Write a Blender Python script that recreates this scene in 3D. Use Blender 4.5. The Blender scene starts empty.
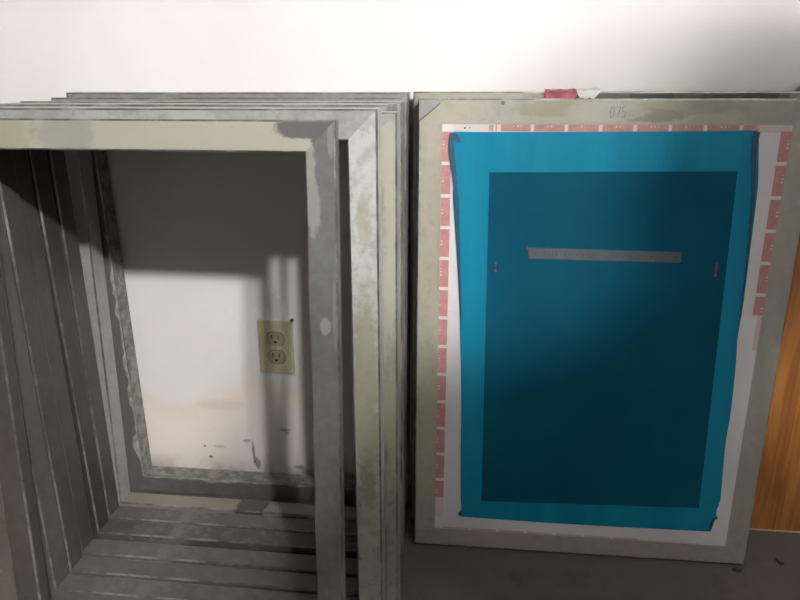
import bpy, bmesh, math, random
from mathutils import Vector, Matrix
random.seed(7)
SC = bpy.context.scene
COL = SC.collection
PI = math.pi

# ------------------------------------------------------------------ helpers
def srgb(r, g, b):
    f = lambda c: (c/255/12.92) if c/255 <= .04045 else ((c/255+.055)/1.055)**2.4
    return (f(r), f(g), f(b), 1)

class NT:
    """small node-tree writer"""
    def __init__(self, name, rough=.5, metal=0., spec=.5):
        self.m = bpy.data.materials.new(name); self.m.use_nodes = True
        self.t = self.m.node_tree; self.n = self.t.nodes; self.l = self.t.links
        self.b = self.n['Principled BSDF']
        self.b.inputs['Roughness'].default_value = rough
        self.b.inputs['Metallic'].default_value = metal
        self.b.inputs['Specular IOR Level'].default_value = spec
        self.tc = self.n.new('ShaderNodeTexCoord')
        self.obj = self.tc.outputs['Object']
    def put(self, sock, v):
        if isinstance(v, (int, float, tuple, list)): sock.default_value = v
        else: self.l.new(v, sock)
    def math(self, op, a, b=0., c=None, clamp=False):
        n = self.n.new('ShaderNodeMath'); n.operation = op; n.use_clamp = clamp
        self.put(n.inputs[0], a); self.put(n.inputs[1], b)
        if c is not None: self.put(n.inputs[2], c)
        return n.outputs[0]
    def mapping(self, scale=(1,1,1), loc=(0,0,0), src=None):
        n = self.n.new('ShaderNodeMapping'); self.l.new(src or self.obj, n.inputs[0])
        n.inputs['Scale'].default_value = scale; n.inputs['Location'].default_value = loc
        return n.outputs[0]
    def noise(self, scale, detail=4, rough=.55, vec=None, dist=0.):
        n = self.n.new('ShaderNodeTexNoise'); self.l.new(vec or self.obj, n.inputs['Vector'])
        n.inputs['Scale'].default_value = scale; n.inputs['Detail'].default_value = detail
        n.inputs['Roughness'].default_value = rough; n.inputs['Distortion'].default_value = dist
        return n.outputs[0]
    def ramp(self, v, lo, hi):
        n = self.n.new('ShaderNodeMapRange'); n.interpolation_type = 'SMOOTHSTEP'
        self.put(n.inputs[0], v); self.put(n.inputs[1], lo); self.put(n.inputs[2], hi)
        return n.outputs[0]
    def mix(self, f, a, b):
        n = self.n.new('ShaderNodeMix'); n.data_type = 'RGBA'
        self.put(n.inputs[0], f); self.put(n.inputs[6], a); self.put(n.inputs[7], b)
        return n.outputs[2]
    def xyz(self, src=None):
        n = self.n.new('ShaderNodeSeparateXYZ'); self.l.new(src or self.obj, n.inputs[0]); return n.outputs
    def blob(self, x, z, cx, cz, rx, rz, nz=None, namp=.6, soft=.25):
        """elliptic stain mask with a ragged edge"""
        a = self.math('DIVIDE', self.math('SUBTRACT', x, cx), rx); b = self.math('DIVIDE', self.math('SUBTRACT', z, cz), rz)
        d = self.math('SQRT', self.math('ADD', self.math('MULTIPLY', a, a), self.math('MULTIPLY', b, b)))
        if nz is not None: d = self.math('ADD', d, self.math('MULTIPLY', self.math('SUBTRACT', nz, .5), namp*2))
        return self.ramp(d, 1+soft, 1-soft)
    def box(self, x, z, x0, x1, z0, z1, nz=None, namp=.01, soft=.004):
        n = self.math('MULTIPLY', self.math('SUBTRACT', nz, .5), namp*2) if nz is not None else 0.
        xs = self.math('ADD', x, n); zs = self.math('ADD', z, n)
        a = self.math('MULTIPLY', self.ramp(xs, x0-soft, x0+soft), self.ramp(xs, x1+soft, x1-soft))
        b = self.math('MULTIPLY', self.ramp(zs, z0-soft, z0+soft), self.ramp(zs, z1+soft, z1-soft))
        return self.math('MULTIPLY', a, b)
    def color(self, v): self.put(self.b.inputs['Base Color'], v)
    def bump(self, h, strength=.3, dist=.001):
        n = self.n.new('ShaderNodeBump'); n.inputs['Strength'].default_value = strength; n.inputs['Distance'].default_value = dist
        self.l.new(h, n.inputs['Height']); self.l.new(n.outputs[0], self.b.inputs['Normal'])

def plain(name, col, rough=.5, metal=0., var=.12, scale=40, bump=.15, spec=.5):
    t = NT(name, rough, metal, spec); n = t.noise(scale)
    dark = tuple(c*(1-var) for c in col[:3])+(1,); lite = tuple(min(1, c*(1+var)) for c in col[:3])+(1,)
    t.color(t.mix(t.ramp(n, .3, .7), dark, lite))
    if bump: t.bump(n, bump)
    return t.m

def link(name, me, mat, parent=None, smooth=False):
    o = bpy.data.objects.new(name, me); COL.objects.link(o)
    if mat: me.materials.append(mat)
    if parent: o.parent = parent
    if smooth:
        for p in me.polygons: p.use_smooth = True
    return o
def from_bm(name, bm, mat, parent=None, smooth=False):
    me = bpy.data.meshes.new(name); bmesh.ops.recalc_face_normals(bm, faces=bm.faces[:]); bm.to_mesh(me); bm.free()
    return link(name, me, mat, parent, smooth)
def prism(bm, pts, y0, y1, bevel=0., seg=2, edge_mat=-1):
    """polygon in the local x-z plane given thickness from y0 to y1"""
    a = [bm.verts.new((x, y0, z)) for x, z in pts]; b = [bm.verts.new((x, y1, z)) for x, z in pts]
    n = len(pts); fs = [bm.faces.new(a), bm.faces.new(b[::-1])]
    for i in range(n): fs.append(bm.faces.new((a[i], b[i], b[(i+1) % n], a[(i+1) % n])))
    if bevel:
        es = list({e for f in fs for e in f.edges}) if edge_mat < 0 else [bm.edges.get((q[i], q[i+1])) for q in (a, b) for i in (0, 2)]   # a mitred rail: only its long edges, the welded corners are ground flush
        bmesh.ops.bevel(bm, geom=es, offset=bevel, segments=seg, profile=.5, affect='EDGES', material=edge_mat)
def box(bm, x0, x1, y0, y1, z0, z1, bevel=0.): prism(bm, [(x0,z0),(x1,z0),(x1,z1),(x0,z1)], y0, y1, bevel)
def tag(o, label, cat, group=None):
    o['label'] = label; o['category'] = cat
    if group: o['group'] = group
    return o
def empty(name, loc, rot=(0,0,0)):
    o = bpy.data.objects.new(name, None); COL.objects.link(o)
    o.location = loc; o.rotation_euler = rot; o.empty_display_size = .05
    return o
def smooth_poly(pts, closed=False, k=4):
    """Catmull-Rom through points"""
    out = []; n = len(pts)
    rng = n if closed else n-1
    g = (lambda i: pts[i % n]) if closed else (lambda i: pts[max(0, min(n-1, i))])
    for i in range(rng):
        p0, p1, p2, p3 = g(i-1), g(i), g(i+1), g(i+2)
        for s in range(k):
            t = s/k
            out.append(tuple(.5*(2*b + (c-a)*t + (2*a-5*b+4*c-d)*t*t + (3*b-a-3*c+d)*t**3) for a, b, c, d in zip(p0, p1, p2, p3)))
    if not closed: out.append(pts[-1])
    return out
def ribbon(bm, path, widths, y0, y1):
    """flat strip of changing width along a path in x-z"""
    L, Rr = [], []
    for i, p in enumerate(path):
        a = path[max(0, i-1)]; b = path[min(len(path)-1, i+1)]
        d = Vector((b[0]-a[0], b[1]-a[1])).normalized(); nrm = Vector((-d.y, d.x)); w = widths[i]/2
        L.append((p[0]+nrm.x*w, p[1]+nrm.y*w)); Rr.append((p[0]-nrm.x*w, p[1]-nrm.y*w))
    prism(bm, L+Rr[::-1], y0, y1)

# ------------------------------------------------------------------ materials of the setting
def wall_paint(name, stains=True):
    t = NT(name, .62, 0, .35); X = t.xyz(); x, z = X[0], X[2]
    big = t.noise(3.2, 3); fine = t.noise(55, 5); mid = t.noise(14, 5, .6)
    c = t.mix(t.ramp(big, .3, .75), (.505, .494, .487, 1), (.55, .541, .535, 1))
    if stains:
        # old damp: everything under a wavy tide line is a little browner, the line itself browner still
        wav = t.noise(5.5, 4, .55, t.mapping((1, 1, .15)))
        line = t.math('ADD', .05, t.math('MULTIPLY', wav, .23))
        line = t.math('ADD', line, t.math('MULTIPLY', t.ramp(x, -.50, -.41), .045))
        line = t.math('ADD', line, t.math('MULTIPLY', t.math('SUBTRACT', t.noise(30, 4), .5), .025))
        dz = t.math('SUBTRACT', z, line)
        below = t.ramp(dz, .016, -.016)
        ring = t.math('MULTIPLY', below, t.ramp(dz, -.055, .0))
        c = t.mix(t.math('MULTIPLY', below, .42), c, (.62, .55, .47, 1))
        c = t.mix(t.math('MULTIPLY', ring, .36), c, (.50, .38, .27, 1))
        # dirt above the skirting of the floor
        dirt = t.math('MULTIPLY', t.ramp(z, .055, .0), t.ramp(mid, .35, .65))
        c = t.mix(t.math('MULTIPLY', dirt, .6), c, (.17, .14, .11, 1))
        # scuffs, cracks and specks, plus a shadow strip painted above the outlet
        crk = t.noise(70, 6, .7)
        marks = [(-.443,.055,.003,.030,.75),(-.455,.085,.009,.004,.55),(-.436,.03,.006,.014,.7),(-.370,.117,.011,.0035,.6),(-.366,.110,.004,.004,.5),
                 (-.539,.039,.0042,.0042,.9),(-.549,.066,.003,.003,.7),(-.516,.067,.012,.004,.35),(-.345,.026,.010,.005,.6),
                 (-.372,.395,.012,.03,.22),(-.50,.17,.05,.012,.12)]
        for cx, cz, rx, rz, k in marks:
            c = t.mix(t.math('MULTIPLY', t.blob(x, z, cx, cz, rx, rz, crk, .9, .3), k), c, (.075, .06, .05, 1))
    # filler lumps and brush marks
    lump = t.ramp(t.noise(9, 2, .4), .66, .74)
    t.color(c)
    t.bump(t.math('ADD', t.math('MULTIPLY', fine, .4), t.math('MULTIPLY', lump, .6)), .25, .002)
    return t.m
def concrete():
    t = NT('stained_concrete', .75, 0, .3)
    a = t.noise(2.6, 5, .6); b = t.noise(11, 6, .65); c = t.noise(90, 3)
    col = t.mix(t.ramp(a, .3, .7), (.060, .051, .041, 1), (.095, .082, .067, 1))
    col = t.mix(t.math('MULTIPLY', t.ramp(b, .52, .72), .55), col, (.035, .030, .025, 1))
    col = t.mix(t.math('MULTIPLY', t.ramp(c, .6, .75), .3), col, (.13, .115, .10, 1))
    t.color(col); t.bump(b, .3, .002); return t.m

M_WALL = wall_paint('off_white_wall_paint'); M_ROOM = plain('dark_room_paint', (.05, .048, .046, 1), .7); M_CEIL = plain('white_ceiling_paint', (.22, .215, .21, 1), .8)
M_FLOOR = concrete()

# ------------------------------------------------------------------ the setting
def struct(name, bm, m):
    o = from_bm(name, bm, m); o['kind'] = 'structure'; return o
X0, X1, Y0, H = -2.1, 2.4, -4.2, 2.55
bm = bmesh.new(); box(bm, X0-.1, X1+.1, Y0-.1, .1, -.1, 0); struct('floor', bm, M_FLOOR)
bm = bmesh.new(); box(bm, X0-.1, X1+.1, 0, .1, 0, H); struct('wall_back', bm, M_WALL)
bm = bmesh.new(); box(bm, X0-.1, X1+.1, Y0-.1, .1, H, H+.1); struct('ceiling', bm, M_CEIL)
bm = bmesh.new(); box(bm, X0-.1, X0, Y0, 0, 0, H); struct('wall_left', bm, M_ROOM)
bm = bmesh.new(); box(bm, X1, X1+.1, Y0, 0, 0, H); struct('wall_right', bm, M_ROOM)
bm = bmesh.new(); box(bm, X0-.1, X1+.1, Y0-.1, Y0, 0, H); struct('wall_front', bm, M_ROOM)

# ------------------------------------------------------------------ frame metals
def metal(name, base, residue=None, amount=.5, rscale=9, rough=.42, met=.35, spots=(), stretch=(1,1,1), speck=.0, speckcol=(.05,.045,.035,1), inner=None):
    """aluminium tube, dulled by use: scratches, a film of old emulsion over part of it, ragged patches.
    spots: (kind, colour, strength, numbers...) with kind 'blob' cx cz rx rz or 'box' x0 x1 z0 z1, frame coordinates"""
    K = .56; base = tuple(c*K for c in base); residue = residue and tuple(c*K for c in residue)
    t = NT(name, rough, met, .4); X = t.xyz(); x, z = X[0], X[2]
    n1 = t.noise(rscale, 5, .6, t.mapping(stretch)); n2 = t.noise(60, 5, .65); scr = t.noise(150, 4, .6, t.mapping((1, .2, .2)), .6)
    lo = tuple(c*.88 for c in base)+(1,); hi = tuple(min(1, c*1.10) for c in base)+(1,)
    c = t.mix(t.ramp(n2, .3, .7), lo, hi)
    rr = None
    if residue:
        m = t.ramp(t.math('ADD', t.math('MULTIPLY', n1, .75), t.math('MULTIPLY', n2, .25)), .56-amount*.3+.05, .50-amount*.3-.05) if False else \
            t.ramp(t.math('ADD', t.math('MULTIPLY', n1, .7), t.math('MULTIPLY', n2, .3)), .62-amount*.4, .78-amount*.4)
        c = t.mix(m, c, residue+(1,)); rr = m
    for s in spots:
        kind, col, k = s[0], s[1], s[2]
        if kind == 'specks': m = t.math('MULTIPLY', t.box(x, z, *s[3:7], None, 0, .02), t.ramp(t.noise(95, 4, .65, t.mapping((1, 1, .6))), s[7], s[7]+.05))
        elif kind == 'blob': m = t.blob(x, z, *s[3:7], t.noise(75, 4, .65), .55, .18)
        else: m = t.box(x, z, *s[3:7], t.noise(60, 5, .6), s[7] if len(s) > 7 else .012, .0015)
        c = t.mix(t.math('MULTIPLY', m, k), c, tuple(q*K for q in col)+(1,))
    if inner:   # the inner sides of the tube carry old glue, the front is clean
        c = t.mix(t.math('MULTIPLY', t.ramp(X[1], .001, .0045), t.ramp(n2, .36, .62)), c, tuple(q*K for q in inner)+(1,))
    if speck:
        c = t.mix(t.math('MULTIPLY', t.ramp(t.noise(110, 3, .6), .66, .71), speck), c, speckcol)
    c = t.mix(t.math('MULTIPLY', t.math('MULTIPLY', t.ramp(scr, .60, .75), t.ramp(n1, .45, .7)), .16), c, (.45, .45, .43, 1))
    t.color(c); t.bump(t.math('ADD', t.math('MULTIPLY', n2, .5), t.math('MULTIPLY', scr, .5)), .18, .0008)
    return t.m

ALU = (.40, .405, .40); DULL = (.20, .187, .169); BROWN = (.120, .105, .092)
BEIGE = (.57, .55, .45); PALE = (.66, .65, .61); OLIVE = (.45, .43, .30)

t = NT('worn_bright_edge', .34, .55, .5)
n = t.noise(14, 5, .65); t.color(t.mix(t.ramp(n, .40, .68), (.09,.086,.08,1), (.27,.265,.255,1))); M_EDGE = t.m
B = .038                                     # the tube is 38 mm square
def rails(root, W, L, mats, T=B):
    """four mitred tubes; mats = (top, right, bottom, left)"""
    P = [('top_rail', [(0,L),(W,L),(W-B,L-B),(B,L-B)]), ('side_rail', [(W,L),(W,0),(W-B,B),(W-B,L-B)]),
         ('bottom_rail', [(W,0),(0,0),(B,B),(W-B,B)]), ('side_rail', [(0,0),(0,L),(B,L-B),(B,B)])]
    out = []
    for (nm, pts), m in zip(P, mats):
        bm = bmesh.new(); prism(bm, pts, 0, T, .0024, 2, 1); out.append(from_bm(nm, bm, m, root))
    for o in out: o.data.materials.append(M_EDGE)
    return out
def frame(x, y, yaw, lean, W, L, label, group):
    a, b = math.radians(yaw), math.radians(lean)
    o = empty('screen_frame', (x, y, (.021 if W < .55 else B)*math.sin(b)), (-b, 0, a))
    return tag(o, label, 'screen frame', group)

G = 'empty screen frames leaning in the left stack'
LEFT = {  # x, y, yaw, lean, width, height
 8: (-.690,-.079, .15,2.70,.584,.790), 7: (-.693,-.170,-.11,6.50,.588,.787), 6: (-.695,-.209,-.09,3.75,.591,.786),
 5: (-.694,-.248,-.02,2.90,.584,.787), 4: (-.696,-.3005,-.06,3.80,.583,.790), 3: (-.691,-.3425,-.12,4.00,.594,.785),
 2: (-.692,-.3835,-.20,3.95,.576,.793), 1: (-.665,-.459,-.48,7.41,.503,.788)}
LAB = {
 1: 'narrow front screen frame of the left stack, pale top rail with bare grey corner',
 2: 'screen frame right behind the front one, whitish right rail with yellow glue and specks',
 3: 'third screen frame in left stack, beige right rail and lower top corner',
 4: 'fourth screen frame back in the left stack, mostly hidden behind the beige railed one',
 5: 'fifth screen frame back in left stack, top left corner stepping out beyond the sixth',
 6: 'sixth screen frame back in the left stack, third from the white wall',
 7: 'next to last screen frame of left stack, dark rectangle on beige bottom rail',
 8: 'rearmost screen frame of the left stack touching the wall, ragged white glue left on it'}
def mats_for(i):
    s = '_%s' % 'abcdefghi'[i]
    W, L = LEFT[i][4], LEFT[i][5]
    if i == 1:
        top = metal('film_coated_aluminium', (.42,.42,.41), (.62,.605,.50), .95, 6, spots=[
            ('blob', (.44,.43,.41), .7, .165, .768, .035, .03), ('blob', (.50,.47,.31), .6, .05, .77, .07, .03),
            ('blob', (.19,.19,.185), .97, .462, .7775, .032, .0125), ('box', (.19,.19,.185), .95, .474, .60, .60, .80, .01)], speck=.35, speckcol=(.25,.22,.16,1))
        right = metal('bare_scratched_aluminium', (.255,.262,.262), None, rough=.38, met=.45, spots=[
            ('blob', (.50,.49,.45), .95, .468, .735, .010, .03), ('blob', (.48,.47,.43), .9, .474, .685, .009, .032),
            ('blob', (.55,.55,.53), .9, .486, .536, .007, .011), ('blob', (.40,.40,.39), .7, .4985, .55, .003, .045), ('blob', (.5,.5,.48), .6, .497, .765, .004, .02)], speck=.1)
        return (top, right, metal('dull_bottom_tube'+s, DULL), metal('brown_side_tube'+s, BROWN))
    if i == 2:
        top = metal('whitish_top_tube', (.47,.47,.46), (.60,.60,.57), .55, 12, speck=.35)
        right = metal('glue_flecked_tube', (.66,.66,.64), (.82,.82,.80), .5, 30, rough=.4, spots=[
            ('blob', (.55,.50,.36), .55, W-.019, .655, .009, .035), ('blob', (.53,.50,.37), .75, W-.020, .40, .017, .17), ('blob', (.36,.345,.25), .6, W-.02, .10, .03, .20),
            ('specks', (.12,.11,.07), .85, W-.04, W, .0, .52, .60), ('specks', (.16,.15,.12), .6, W-.04, W, .5, .8, .66), ('specks', (.75,.75,.73), .6, W-.04, W, .25, .8, .58)])
        return (top, right, metal('dull_bottom_tube'+s, DULL, (.27,.25,.22), .35), metal('brown_side_tube'+s, (.17,.155,.14)))
    if i == 3:
        return (metal('pale_top_tube', (.50,.50,.48), (.62,.61,.56), .6), metal('beige_side_tube', (.42,.42,.39), (.60,.58,.49), .62, 14, stretch=(3,1,.6), speck=.3),
                metal('dull_bottom_tube'+s, DULL), metal('brown_side_tube'+s, BROWN))
    if i == 7:
        bot = metal('beige_bottom_tube', (.30,.28,.24), (.36,.33,.28), .9, 8, spots=[('box', (.10,.09,.08), .95, .265, .322, -.1, .1, .012)])
        return (metal('grey_top_tube'+s, ALU), metal('grey_right_tube'+s, ALU), bot, metal('grey_left_tube'+s, (.46,.45,.43)))
    if i == 8:
        glue = (.60,.585,.55)
        kw = dict(speck=.5)
        return (metal('grey_top_tube'+s, (.36,.36,.34)), metal('grey_right_tube'+s, ALU),
                metal('gluey_bottom_tube', (.20,.20,.19), None, inner=(.40,.385,.35), **kw), metal('gluey_left_tube', (.20,.195,.185), None, inner=(.42,.40,.36), **kw))
    v = .86 + .20*((i*37 % 5)/2-1)
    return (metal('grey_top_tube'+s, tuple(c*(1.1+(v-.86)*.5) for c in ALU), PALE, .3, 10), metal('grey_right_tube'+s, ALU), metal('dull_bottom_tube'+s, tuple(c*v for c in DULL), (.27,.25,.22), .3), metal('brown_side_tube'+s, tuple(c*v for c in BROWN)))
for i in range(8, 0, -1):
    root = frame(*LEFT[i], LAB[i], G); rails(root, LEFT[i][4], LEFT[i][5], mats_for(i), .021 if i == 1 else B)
    if i == 8:
        # ragged ridge of mesh glue left standing along the inner edge
        W, L = LEFT[8][4], LEFT[8][5]
        gl = plain('old_white_mesh_glue', (.20,.193,.175,1), .7, 0, .35, 60, .6)
        rnd = random.Random(4); bm = bmesh.new()
        pts = []
        k = 46
        for j in range(k+1):
            pts.append((B-.0015-rnd.random()**2*.008-(.006 if 3 < j < 9 else 0), B+j*.011))
        prism(bm, pts+[(B-.0002, B+k*.011), (B-.0002, B)], -.0012, -.0002)
        from_bm('glue_residue', bm, gl, root)
        bm = bmesh.new(); k = 50; pts = []
        for j in range(k+1): pts.append((B+j*.0095, B-.0012-rnd.random()**3*.007-(.003 if rnd.random() > .75 else 0)))
        prism(bm, pts+[(B+k*.0095, B-.0001), (B, B-.0001)], -.0012, -.0002)
        from_bm('glue_residue', bm, gl, root)

# ------------------------------------------------------------------ the right hand screens
W, L = .584, .793
root = frame(-.097, -.1180, .36, 4.60, W, L, 'grimy screen frame behind the teal screen, only its stained top and left edge showing', None)
m_dirty = metal('grimy_top_tube', (.36,.35,.31), (.16,.17,.15), .42, 14, stretch=(1,1,1), speck=.6, spots=[
    ('box', (.03,.10,.105), .8, .335, .40, .7, .9, .02), ('box', (.03,.10,.105), .85, .50, .55, .7, .9, .02), ('box', (.06,.06,.05), .75, .25, .57, .7, .9, .02), ('box', (.50,.49,.40), .7, .0, .20, .7, .9, .02)])
m_side = metal('olive_side_tube', (.40,.385,.31), (.30,.28,.2), .4)
rails(root, W, L, (m_dirty, m_side, m_side, m_side))
bm = bmesh.new(); box(bm, .03, W-.03, -.0009, -.0002, .03, L-.03)
from_bm('mesh_fabric', bm, plain('grey_mesh_cloth', (.5,.5,.48,1), .8), root)
# a torn end of printed tape folded over the top rail
bm = bmesh.new()
def sheet(bm, rows, th=.0006):
    vs = [[bm.verts.new(p) for p in r] for r in rows]
    fs = [bm.faces.new((vs[i][j], vs[i][j+1], vs[i+1][j+1], vs[i+1][j])) for i in range(len(rows)-1) for j in range(len(rows[0])-1)]
    bmesh.ops.solidify(bm, geom=fs, thickness=th)
def strip_rows(x0, x1, rows):
    return [[(x0+a+(x1-x0-a-b)*k/6, y, L+h+.0012*math.sin(k*1.9+q)) for k in range(7)] for q, (y, h, a, b) in enumerate(rows)]
sheet(bm, strip_rows(.204, .262, [(-.0028,-.012,.004,.014),(-.0026,.0006,0,.003),(.010,.0035,.003,.010),(.022,.0035,.012,.016),(.032,.002,.016,.022)]))
from_bm('torn_tape', bm, plain('red_glossy_tape', srgb(196,112,124), .3, 0, .35, 70), root)['label'] = 'torn red tape end'
bm = bmesh.new()
sheet(bm, strip_rows(.246, .292, [(-.0034,-.010,.012,.012),(-.0032,.0014,.006,.002),(.010,.0050,.002,.004),(.020,.0046,.004,.012),(.030,.003,.010,.018)]))
from_bm('torn_tape', bm, plain('white_glossy_tape', (.70,.70,.68,1), .25), root)['label'] = 'torn white tape end'

W, L = .584, .787
root = frame(-.085, -.178, .42, 5.72, W, L, 'framed screen coated in teal emulsion leaning at the right, red dashes round its mesh', None)
m_top = metal('olive_stained_tube', (.45,.445,.40), (.50,.48,.375), .55, 12, met=.2, spots=[
    ('blob', (.36,.34,.23), .6, .20, .772, .05, .012), ('blob', (.22,.23,.17), .65, .345, .763, .05, .010), ('blob', (.35,.33,.24), .5, .40, .775, .08, .010),
    ('blob', (.52,.51,.47), .7, .28, .768, .06, .014), ('blob', (.12,.11,.09), .8, .128, .7805, .003, .003), ('blob', (.36,.355,.32), .55, .55, .77, .08, .03)], speck=.3, speckcol=(.22,.2,.13,1))
m_l = metal('beige_left_tube', (.46,.45,.375), (.50,.475,.36), .5, 9, met=.2, stretch=(2,1,.5), speck=.3, speckcol=(.2,.18,.12,1))
m_r = metal('grey_beige_right_tube', (.47,.455,.405), (.41,.395,.355), .45, 9, met=.2, stretch=(2,1,.5), speck=.35, speckcol=(.18,.17,.14,1))
m_b = metal('pinkish_bottom_tube', (.46,.42,.385), (.50,.43,.40), .5, 9, met=.15)
rails(root, W, L, (m_top, m_r, m_b, m_l))
bm = bmesh.new(); prism(bm, [(.0016,.7545),(.0016,L-.0016),(.042,L-.0016),(.0325,.7795)], -.0007, .0002)
from_bm('corner_weld', bm, metal('filed_grey_corner', (.40,.39,.385), None, met=.3), root)['label'] = 'bare grey filed corner with a diagonal seam'
bm = bmesh.new(); ribbon(bm, [(.001,.7535),(.012,.7622),(.023,.7712),(.0335,.780)], [.0016,.0022,.002,.0015], -.0013, 0)
from_bm('weld_seam', bm, plain('dark_seam', (.07,.065,.05,1), .7), root)
# mesh
t = NT('white_polyester_mesh', .7, 0, .3)
wv = t.n.new('ShaderNodeTexWave'); wv.inputs['Scale'].default_value = 260; t.l.new(t.obj, wv.inputs[0])
nz = t.noise(6, 3); X = t.xyz()
c = t.mix(t.ramp(nz, .3, .7), (.42,.406,.415,1), (.47,.456,.462,1))
x, z = X[0], X[2]; PD = .0503
RED = t.mix(t.ramp(t.noise(90, 4), .3, .7), (.30,.140,.140,1), (.35,.175,.17,1)); WH = (.42,.37,.36,1)
def band(u, u0, u1, v, v0, v1): return t.box(u, v, u0, u1, v0, v1, None, 0, .0004)
def phase(v, start): return t.math('FRACT', t.math('DIVIDE', t.math('SUBTRACT', v, start), PD))
rag = t.noise(140, 4, .6)
def dashes(u, u0, u1, v, v0, v1, start, inner, letters=True):
    """dashes along v between u0 and u1; lettering on the outer side"""
    global c
    ph = phase(v, start)
    m = t.math('MULTIPLY', band(u, u0, u1, v, v0, v1), t.math('MULTIPLY', t.ramp(ph, .095, .105), t.ramp(ph, .998, .990)))
    if letters:
        uo = (lambda k: (u0+k*.0025, u0+k*.0025+.0028)) if inner > 0 else (lambda k: (u1-k*.0025-.0028, u1-k*.0025))
        tick = t.math('FRACT', t.math('MULTIPLY', ph, 9)); reg = t.math('MULTIPLY', t.ramp(ph, .40, .43), t.ramp(ph, .73, .70))
        a0, a1 = uo(.55); l = t.math('MULTIPLY', t.math('MULTIPLY', band(u, a0, a1, v, v0, v1), reg), t.math('MULTIPLY', t.ramp(tick, .2, .35), t.ramp(tick, .8, .65)))
        l = t.math('MULTIPLY', l, t.ramp(rag, .38, .5)); m = t.math('SUBTRACT', m, t.math('MULTIPLY', l, .75), None, True)
    c = t.mix(t.math('MULTIPLY', m, 1. if letters else .6), c, RED)
W0, L0 = .584, .787
c = t.mix(t.math('MULTIPLY', band(x, .053, .109, z, L0-.0478, L0-.038), .22), c, RED)
c = t.mix(t.math('MULTIPLY', band(x, .1085, .1155, z, L0-.0478, L0-.038), .9), c, RED)
dashes(z, L0-.0478, L0-.0375, x, .118, .500, .0735-.0030, -1)
c = t.mix(t.math('MULTIPLY', band(x, .500, .545, z, L0-.0478, L0-.038), .35), c, RED)
dashes(x, .037, .0520, z, .102, .739, .7385-14*PD, 1)
c = t.mix(t.math('MULTIPLY', band(x, .037, .0520, z, .06, .102), .25), c, RED)
dashes(x, W0-.0522, W0-.037, z, .460, .741, .7425-14*PD, -1)
c = t.mix(t.math('MULTIPLY', band(x, W0-.0445, W0-.037, z, .40, .46), .4), c, RED)
dashes(z, .0372, .0408, x, .052, .40, .0480, 1, False)
c = t.mix(t.math('MULTIPLY', band(x, .40, .50, z, .0372, .0392), .4), c, RED)
c = t.mix(t.box(x, z, .0374, W0-.0374, .0366, L0-.0376, None, 0, .0006), (.255,.245,.20,1), c)
for cx, cz, r in ((.0718,.7438,.0014),(.0795,.7444,.0010)):
    c = t.mix(t.blob(x, z, cx, cz, r, r), c, (.02,.02,.03,1))
t.color(c); t.bump(wv.outputs[1], .1, .0003); M_MESH = t.m
bm = bmesh.new(); box(bm, .0350, W-.0350, -.0009, -.0001, .0350, L-.0350); mesh = from_bm('mesh_fabric', bm, M_MESH, root)
# dried emulsion: outline, inner darker stencil, beads along both long edges
out = [(.0505,.7355),(.056,.7385)] + [(.10,.7382),(.20,.7388),(.30,.7396),(.42,.7408),(.485,.7425),(.4985,.7418)]
right = [(.5005,.7371),(.5030,.722),(.5059,.6996),(.5100,.668),(.5115,.6404),(.5129,.5793),(.5143,.516),(.5151,.4671),(.5143,.4169),(.5174,.3829),(.5213,.2949),(.5206,.2401),(.5231,.1839),(.5262,.1350)]
jag = [(.5268,.128),(.5243,.122),(.5252,.116),(.5225,.110),(.5230,.098),(.5262,.094),(.5262,.090),(.5215,.0895),(.5200,.080),(.5188,.070),(.5172,.0652)]
bot = [(.5017,.0648),(.43,.0640),(.331,.0626),(.25,.0624),(.1907,.0628),(.12,.0636),(.0923,.0645)]
left = [(.0869,.0638),(.0820,.0660),(.0790,.0690),(.0800,.0725),(.0845,.0781),(.0838,.095),(.0827,.1168),(.0805,.1962),(.0788,.2915),(.0741,.4004),(.0706,.4698),(.0656,.5369),(.0605,.6099),(.0560,.6648),(.0503,.7106),(.0488,.728)]
poly = out+smooth_poly(right, k=3)+jag+bot+smooth_poly(left, k=3)
bm = bmesh.new(); prism(bm, poly, -.0021, -.0012)
t = NT('teal_photo_emulsion', .5, 0, .12); n1 = t.noise(4, 4, .5, t.mapping((6,1,.5))); n2 = t.noise(5, 3)
c = t.mix(t.ramp(n1, .3, .7), (.0035,.138,.222,1), (.005,.165,.255,1)); t.color(c); t.bump(n1, .08, .002); M_EM = t.m
emul = from_bm('emulsion_coat', bm, M_EM, root); emul['label'] = 'bright teal coat of dried emulsion'
t = NT('dark_exposed_emulsion', .6, 0, .05); n1 = t.noise(5, 4); t.color(t.mix(t.ramp(n1, .3, .7), (.0022,.050,.088,1), (.003,.060,.102,1))); M_ST = t.m
bm = bmesh.new(); prism(bm, [(.1115,.6777),(.4782,.6832),(.4928,.1102),(.1198,.0989)], -.0024, -.0019)
sten = from_bm('stencil_panel', bm, M_ST, emul); sten['label'] = 'darker blue rectangle of the exposed stencil'
M_BEAD = plain('thick_navy_emulsion', (.0015,.045,.080,1), .5, 0, .25, 60, .2)
bm = bmesh.new()
lp = smooth_poly([(.0530,.737),(.0518,.724),(.0530,.705),(.0585,.665),(.0630,.610),(.0680,.540),(.0725,.470),(.0755,.420)], k=4)
ribbon(bm, lp, [.005+.004*math.sin(PI*min(1, i/14)) if i < 14 else max(.0012, .009*(1-(i-14)/(len(lp)-14))) for i in range(len(lp))], -.0030, -.0019)
from_bm('emulsion_bead', bm, M_BEAD, emul)
bm = bmesh.new(); prism(bm, smooth_poly([(.0535,.7365),(.0585,.7355),(.0645,.7290),(.0655,.7220),(.0605,.7225),(.0575,.7260)], True, 3), -.0029, -.0019)
from_bm('emulsion_bead', bm, M_BEAD, emul)
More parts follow.
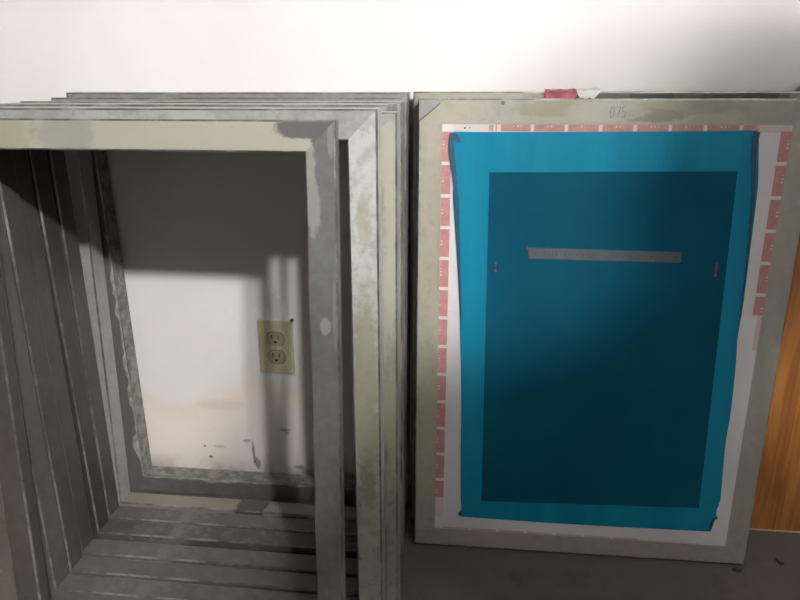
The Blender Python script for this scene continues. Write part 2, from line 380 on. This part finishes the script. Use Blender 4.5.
bm = bmesh.new(); lp = smooth_poly([(.4975,.7405),(.4972,.728),(.4980,.705),(.5025,.675),(.5062,.640),(.5085,.600),(.5105,.560),(.5125,.500),(.5133,.455)], k=4)
ribbon(bm, lp, [max(.0012, .0095*(1-i/len(lp))) for i in range(len(lp))], -.0030, -.0019); from_bm('emulsion_bead', bm, M_BEAD, emul)
bm = bmesh.new(); prism(bm, [(.5142,.0655),(.5175,.066),(.5205,.081),(.5218,.0895),(.5262,.0905),(.5258,.094),(.5200,.0935),(.5160,.084)], -.0030, -.0019); from_bm('emulsion_bead', bm, M_BEAD, emul)
bm = bmesh.new(); prism(bm, smooth_poly([(.0795,.069),(.083,.0665),(.087,.068),(.0855,.075),(.0815,.0735)], True, 3), -.0030, -.0019); from_bm('emulsion_bead', bm, M_BEAD, emul)
# pale strip of tiny print and two red registration marks in the stencil
bm = bmesh.new(); prism(bm, [(.1776,.5608),(.4115,.5589),(.4134,.5422),(.1786,.5430)], -.0028, -.0023)
strip = from_bm('pale_strip', bm, plain('grey_blue_strip', (.058,.071,.080,1), .6, 0, .1, 60, 0), emul); strip['label'] = 'pale grey strip with faint tiny marks'
bm = bmesh.new(); rnd = random.Random(11); x = .188
while x < .395:
    w = rnd.choice([.0012,.002,.003]); h = rnd.choice([.003,.004,.005]); zc = .5515-(x-.18)*.004
    if rnd.random() > .25: box(bm, x, x+w, -.0030, -.0027, zc-h/2, zc+h/2)
    x += rnd.choice([.005,.0065,.009,.014])
prism(bm, [(.4005,.5480),(.4070,.5480),(.4038,.5535)], -.0030, -.0027)
from_bm('faint_marks', bm, plain('dim_ink', (.034,.044,.052,1), .6, 0, .05, 40, 0), emul)
M_REG = plain('red_registration_ink', (.26,.030,.035,1), .6, 0, .3, 90, 0)
for pts in ([[(.1255,.5200),(.1292,.5200),(.1280,.5262),(.1268,.5262)], [(.1262,.5285),(.1280,.5285),(.1282,.5360),(.1264,.5360)]],
            [[(.4648,.5215),(.4682,.5215),(.4680,.5262),(.4652,.5262)], [(.4650,.5285),(.4672,.5275),(.4690,.5330),(.4668,.5440),(.4655,.5420)]]):
    bm = bmesh.new()
    for p in pts: prism(bm, p, -.0029, -.0023)
    from_bm('registration_mark', bm, M_REG, emul)
bm = bmesh.new(); box(bm, .1745, .1770, -.0029, -.0023, .5570, .5635); from_bm('corner_tick', bm, plain('brown_tick', (.06,.05,.03,1), .6), emul)
# pencilled mesh number on the top rail
bm = bmesh.new()
def stroke(pts, w=.0013): ribbon(bm, pts, [w]*len(pts), -.00045, .0003)
cx, cz = .2860, .7600; hh = .0150; ww = .0058
stroke([(cx+ww/2+ww/2*math.cos(a), cz+hh/2+hh/2*math.sin(a)) for a in [PI/2+i*PI/8 for i in range(17)]])
cx += .0090; stroke([(cx, cz+hh), (cx+ww, cz+hh), (cx+ww*.45, cz)])
cx += .0082; stroke([(cx+ww, cz+hh), (cx+.0008, cz+hh), (cx+.0006, cz+hh*.55)]); stroke([(cx+.0006, cz+hh*.57), (cx+ww*.7, cz+hh*.55), (cx+ww, cz+hh*.3), (cx+ww*.6, cz+.0003), (cx, cz+.0015)])
from_bm('pencilled_number', bm, plain('grey_pencil', (.15,.147,.16,1), .7, 0, .25, 200, 0), root)

# ------------------------------------------------------------------ board at the right edge
t = NT('varnished_orange_wood', .42, 0, .45)
wv = t.noise(10, 6, .6, t.mapping((7, 7, .35)), 1.2); fine = t.noise(60, 4, .6, t.mapping((5, 5, .15)))
c = t.mix(t.ramp(wv, .32, .68), (.19,.066,.014,1), (.32,.130,.031,1)); c = t.mix(t.math('MULTIPLY', t.ramp(fine, .5, .75), .4), c, (.15,.05,.012,1))
c = t.mix(t.math('MULTIPLY', t.ramp(t.noise(3.5, 2), .58, .7), .5), c, (.14,.05,.014,1))
t.color(c); t.bump(fine, .12, .001); M_WOOD = t.m
board = empty('wooden_board', (.489, -.0755, .0009), (-math.radians(3.6), 0, 0))
tag(board, 'orange wooden board with a cut corner leaning behind the teal screen', 'board')
bm = bmesh.new(); prism(bm, [(0,0),(.60,0),(.60,.95),(.150,.95),(0,.789)], 0, .014, .0015); from_bm('panel', bm, M_WOOD, board)
bm = bmesh.new(); prism(bm, [(.001,.0),(.599,.0),(.599,.0035),(.001,.0035)], -.0006, .0002); from_bm('worn_edge', bm, plain('raw_pale_edge', (.45,.36,.25,1), .8), board)['label'] = 'pale worn bottom edge'

# ------------------------------------------------------------------ outlet
out = empty('wall_outlet', (-.3728, 0, .3084), (0, .0205, 0))
tag(out, 'cream power outlet on the white wall seen through the left frames', 'outlet')
M_CR = plain('aged_cream_plastic', (.36,.33,.222,1), .45, 0, .1, 30, .05); M_CR2 = plain('darker_cream_plastic', (.23,.21,.138,1), .45, 0, .1, 30, .05); M_DK = plain('dark_slot', (.012,.011,.01,1), .8, 0, 0, 10, 0)
bm = bmesh.new(); box(bm, -.035, .035, -.0055, 0, -.057, .057, .0022); from_bm('cover_plate', bm, M_CR, out)
for s in (1, -1):
    zc = s*.0195; r = .0172
    bm = bmesh.new(); pts = []
    for i in range(40):
        a = 2*PI*i/40; pts.append((r*math.cos(a), zc+max(-.0142, min(.0142, r*math.sin(a)))))
    prism(bm, [p for i, p in enumerate(pts) if p != pts[i-1]], -.0075, -.004, 0); rc = from_bm('receptacle', bm, M_CR2, out)
    for nm, bx in (('slot', (-.0073,-.0051,zc+.0005,zc+.0090)), ('slot', (.0051,.0073,zc+.0012,zc+.0083))):
        bm = bmesh.new(); box(bm, bx[0], bx[1], -.0078, -.0072, bx[2], bx[3]); from_bm(nm, bm, M_DK, rc)
    bm = bmesh.new(); g = [(.0030*math.cos(PI*i/10+PI), zc-.0062+.0030*math.sin(PI*i/10+PI)) for i in range(11)]+[(.0030, zc-.0040), (-.0030, zc-.0040)]
    prism(bm, g, -.0078, -.0072); from_bm('ground_hole', bm, M_DK, rc)
    # dark gap round the receptacle
    bm = bmesh.new(); a = [(p[0]*1.07, zc+(p[1]-zc)*1.08) for i, p in enumerate(pts) if p != pts[i-1]]; prism(bm, a, -.0060, -.0053); from_bm('gap', bm, plain('dark_gap', (.10,.085,.05,1), .8, 0, 0), rc)
bm = bmesh.new(); prism(bm, [(.0032*math.cos(2*PI*i/16), .0032*math.sin(2*PI*i/16)) for i in range(16)], -.0066, -.005); from_bm('screw', bm, M_CR2, out)
nail = empty('wall_screw', (-.3365, 0, .3690), (0, 0, 0)); tag(nail, 'small dark screw in the wall at the top right corner of the cream outlet', 'screw')
bm = bmesh.new(); prism(bm, [(.0038*math.cos(2*PI*i/12), .0038*math.sin(2*PI*i/12)) for i in range(12)], -.007, -.0045, .0006); prism(bm, [(.0018*math.cos(2*PI*i/10), .0018*math.sin(2*PI*i/10)) for i in range(10)], -.005, .0); from_bm('shank', bm, plain('rusty_black', (.03,.025,.02,1), .6), nail)

# ------------------------------------------------------------------ scraps on the floor
M_SCR = plain('black_rubbery_crumb', (.022,.020,.018,1), .8, 0, .2, 80, .4)
def crumb(loc, pts, h, label):
    bm = bmesh.new(); a = [bm.verts.new((x, y, 0)) for x, y in pts]; b = [bm.verts.new((x*.7, y*.7, h*(.6+.4*math.sin(i*2.3)))) for i, (x, y) in enumerate(pts)]
    n = len(pts); bm.faces.new(a[::-1]); c = bm.verts.new((0, 0, h*.9))
    for i in range(n):
        bm.faces.new((a[i], a[(i+1) % n], b[(i+1) % n], b[i])); bm.faces.new((b[i], b[(i+1) % n], c))
    o = from_bm('floor_scrap', bm, M_SCR); o.location = loc; return tag(o, label, 'scrap')
crumb((.566,-.157,0), [(-.007,.010),(-.004,.011),(-.001,.003),(.006,.001),(.007,-.004),(.003,-.005),(-.001,-.009),(-.004,-.003)], .003, 'dark crumb on the concrete floor in front of the orange board')
crumb((.484,-.1845,0), [(-.009,.003),(-.002,.005),(.006,.004),(.009,.0),(.003,-.004),(-.006,-.003)], .006, 'black scrap on the floor at the lower right corner of the teal screen')

# ------------------------------------------------------------------ lamp of the room: two bulbs in a ceiling fixture, plus an added fill lamp
M_ENAMEL = plain('white_enamel', (.7,.7,.68,1), .4); M_SOCK = plain('white_socket', (.6,.6,.58,1), .5)
def ceiling_lamp(x, y, power, label):
    lamp = empty('ceiling_lamp', (x, y, H)); tag(lamp, label, 'lamp')
    bm = bmesh.new(); prism(bm, [(.26*math.cos(2*PI*i/40), .26*math.sin(2*PI*i/40)) for i in range(40)], 0, .025, .004)
    bmesh.ops.rotate(bm, verts=bm.verts[:], cent=(0,0,0), matrix=Matrix.Rotation(PI/2, 3, 'X')); bmesh.ops.translate(bm, verts=bm.verts[:], vec=(0,0,-.001-max(v.co.z for v in bm.verts))); from_bm('ceiling_plate', bm, M_ENAMEL, lamp)
    gm = bpy.data.materials.new('lit_globe_glass'); gm.use_nodes = True; nt = gm.node_tree; nt.nodes.clear()
    em = nt.nodes.new('ShaderNodeEmission'); em.inputs[0].default_value = (1, .972, .938, 1); em.inputs[1].default_value = power
    no = nt.nodes.new('ShaderNodeOutputMaterial'); nt.links.new(em.outputs[0], no.inputs[0])
    for s in (-1, 1):
        bm = bmesh.new(); bmesh.ops.create_uvsphere(bm, u_segments=24, v_segments=14, radius=.065, matrix=Matrix.Translation((s*.10, 0, -.105))); from_bm('globe', bm, gm, lamp, True)
        bm = bmesh.new(); bmesh.ops.create_cone(bm, cap_ends=True, segments=20, radius1=.028, radius2=.032, depth=.024, matrix=Matrix.Translation((s*.10, 0, -.036))); from_bm('socket', bm, M_SOCK, lamp)
ceiling_lamp(1.02, -2.45, 225, 'bright two-globe ceiling lamp in front of the white wall')
ceiling_lamp(1.66, -2.25, 24, 'dim two-globe fill lamp added out of view to brighten the right side')  # added fill, not a known fixture: lifts the shaded right side

# ------------------------------------------------------------------ the person taking the picture (their shadow falls on the right half)
def skin(name, verts, edges, radii, mat, parent, root_i=0, sub=2):
    me = bpy.data.meshes.new(name); me.from_pydata(verts, edges, [])
    o = link(name, me, mat, parent)
    bpy.context.view_layer.objects.active = o
    md = o.modifiers.new('Skin', 'SKIN'); md.use_smooth_shade = True
    sv = me.skin_vertices[0].data if me.skin_vertices else None
    if sv is None:
        bpy.context.view_layer.update(); sv = me.skin_vertices[0].data
    for i, r in enumerate(radii): sv[i].radius = (r, r) if not isinstance(r, tuple) else r; sv[i].use_root = (i == root_i)
    s = o.modifiers.new('Sub', 'SUBSURF'); s.levels = sub; s.render_levels = sub
    return o
PX, PY = .645, -1.40
def build_person():
    per = empty('person', (PX, PY, 0)); tag(per, 'person in dark clothes standing and holding a phone out with one hand', 'person')
    sk = plain('skin', (.50,.30,.21,1), .5, 0, .08, 30, .05); cl = plain('charcoal_cotton', (.035,.035,.04,1), .85, 0, .2, 200, .2); tr = plain('dark_denim', (.03,.04,.06,1), .85, 0, .2, 200, .2); hr = plain('dark_hair', (.02,.015,.012,1), .6, 0, .3, 200, .3)
    hand = (.055-PX, -1.190-PY, .845)
    V = [(0,0,.93),(0,.01,1.08),(0,.02,1.24),(0,.03,1.37),(0,.03,1.44),(.035,.055,1.48),(.075,.06,1.55),(.085,.06,1.61),
         (-.10,0,.90),(-.12,.02,.50),(-.13,-.02,.09),(-.135,.12,.035),(.10,0,.90),(.13,.02,.50),(.14,-.02,.09),(.15,.12,.035),
         (-.19,.03,1.385),(-.36,.10,1.10),(hand[0]+.05,hand[1]-.02,hand[2]+.02),(.20,.02,1.36),(.34,.0,1.10),(.22,.14,.90)]
    E_ = [(0,1),(1,2),(2,3),(3,4),(4,5),(5,6),(6,7),(0,8),(8,9),(9,10),(10,11),(0,12),(12,13),(13,14),(14,15),(3,16),(16,17),(17,18),(3,19),(19,20),(20,21)]
    Rr = [(.15,.105),(.135,.10),(.155,.11),(.15,.10),.055,(.07,.08),(.075,.095),(.06,.075),.085,.06,.042,.035,.085,.06,.042,.035,.055,.04,.028,.055,.04,.028]
    skin('body', V, E_, Rr, sk, per)
    # face and hair
    ew = plain('eye_white', (.8,.8,.78,1), .3)
    for s in (-1, 1):
        bm = bmesh.new(); bmesh.ops.create_uvsphere(bm, u_segments=10, v_segments=8, radius=.013, matrix=Matrix.Translation((.075+s*.032, .148, 1.56))); from_bm('eye', bm, ew, per, True)
    bm = bmesh.new(); bmesh.ops.create_uvsphere(bm, u_segments=20, v_segments=14, radius=.16, matrix=Matrix.Translation((.11, .04, 1.61)) @ Matrix.Diagonal((.95, .9, .92, 1)))
    bmesh.ops.delete(bm, geom=[v for v in bm.verts if v.co.y > .10 and v.co.z < 1.62 or v.co.z < 1.48], context='VERTS'); from_bm('hair', bm, hr, per, True)
    j = [V[i] for i in (0,1,2,3,16,17,19,20)]
    skin('shirt', j+[(-.41,.13,1.06),(.305,.04,1.03)], [(0,1),(1,2),(2,3),(3,4),(4,5),(5,8),(3,6),(6,7),(7,9)], [(.165,.12),(.15,.115),(.17,.125),(.165,.11),.075,.058,.075,.058,.055,.055], cl, per)
    k = [V[i] for i in (0,8,9,12,13)]
    skin('trousers', k+[(-.13,-.02,.10),(.14,-.02,.10)], [(0,1),(1,2),(2,5),(0,3),(3,4),(4,6)], [(.165,.12),.10,.078,.10,.078,.065,.065], tr, per)
    # five fingers folded behind the phone
    hx, hy, hz = hand
    for q in range(4):
        z = hz+.032-.021*q; l = (.9,1,.95,.78)[q]
        skin('finger', [(hx+.030,hy-.012,z+.004),(hx-.005*l,hy-.010,z),(hx-.030*l,hy-.004,z-.002),(hx-.046*l,hy+.012,z-.004)], [(0,1),(1,2),(2,3)], [.010,.009,.0085,.007], sk, per, 0, 1)
    skin('thumb', [(hx+.035,hy-.005,hz+.02),(hx+.022,hy+.0,hz+.045),(hx+.002,hy+.004,hz+.062)], [(0,1),(1,2)], [.012,.010,.008], sk, per, 0, 1)
build_person()

# ------------------------------------------------------------------ camera
cam = bpy.data.cameras.new('camera'); co = bpy.data.objects.new('camera', cam); COL.objects.link(co)
PITCH, YAW, ROLL, F, CH, CD = 21.67, 6.37, -.49, 658.6, .872, 1.140
cam.sensor_width = 36; cam.lens = F/800*36; cam.clip_start = .02
E3 = Matrix.Rotation(math.radians(YAW), 4, 'Z') @ Matrix.Rotation(math.radians(90-PITCH), 4, 'X') @ Matrix.Rotation(math.radians(ROLL), 4, 'Z')
co.matrix_world = Matrix.Translation((0, -CD, CH)) @ E3
SC.camera = co
# the phone the picture is taken with: its lens is at the camera
ph = empty('smartphone', (.0, -CD, CH)); ph.matrix_world = Matrix.Translation((0, -CD, CH)) @ E3 @ Matrix.Translation((.055, -.02, .016))
tag(ph, 'black phone held out in one hand in front of the person', 'phone')
bm = bmesh.new(); box(bm, -.075, .075, -.004, .004, -.036, .036, .003); bmesh.ops.rotate(bm, verts=bm.verts[:], cent=(0,0,0), matrix=Matrix.Rotation(PI/2, 3, 'X')); from_bm('phone_case', bm, plain('black_glass', (.01,.01,.012,1), .2), ph)

# ------------------------------------------------------------------ world and colour management
w = bpy.data.worlds.new('world'); SC.world = w; w.use_nodes = True
w.node_tree.nodes['Background'].inputs[0].default_value = (.5, .5, .52, 1); w.node_tree.nodes['Background'].inputs[1].default_value = .02
vs = SC.view_settings
SC.display_settings.display_device = 'sRGB'
vs.view_transform = 'Standard'; vs.look = 'None'; vs.gamma = 1; vs.use_curve_mapping = False; vs.exposure = 3.24
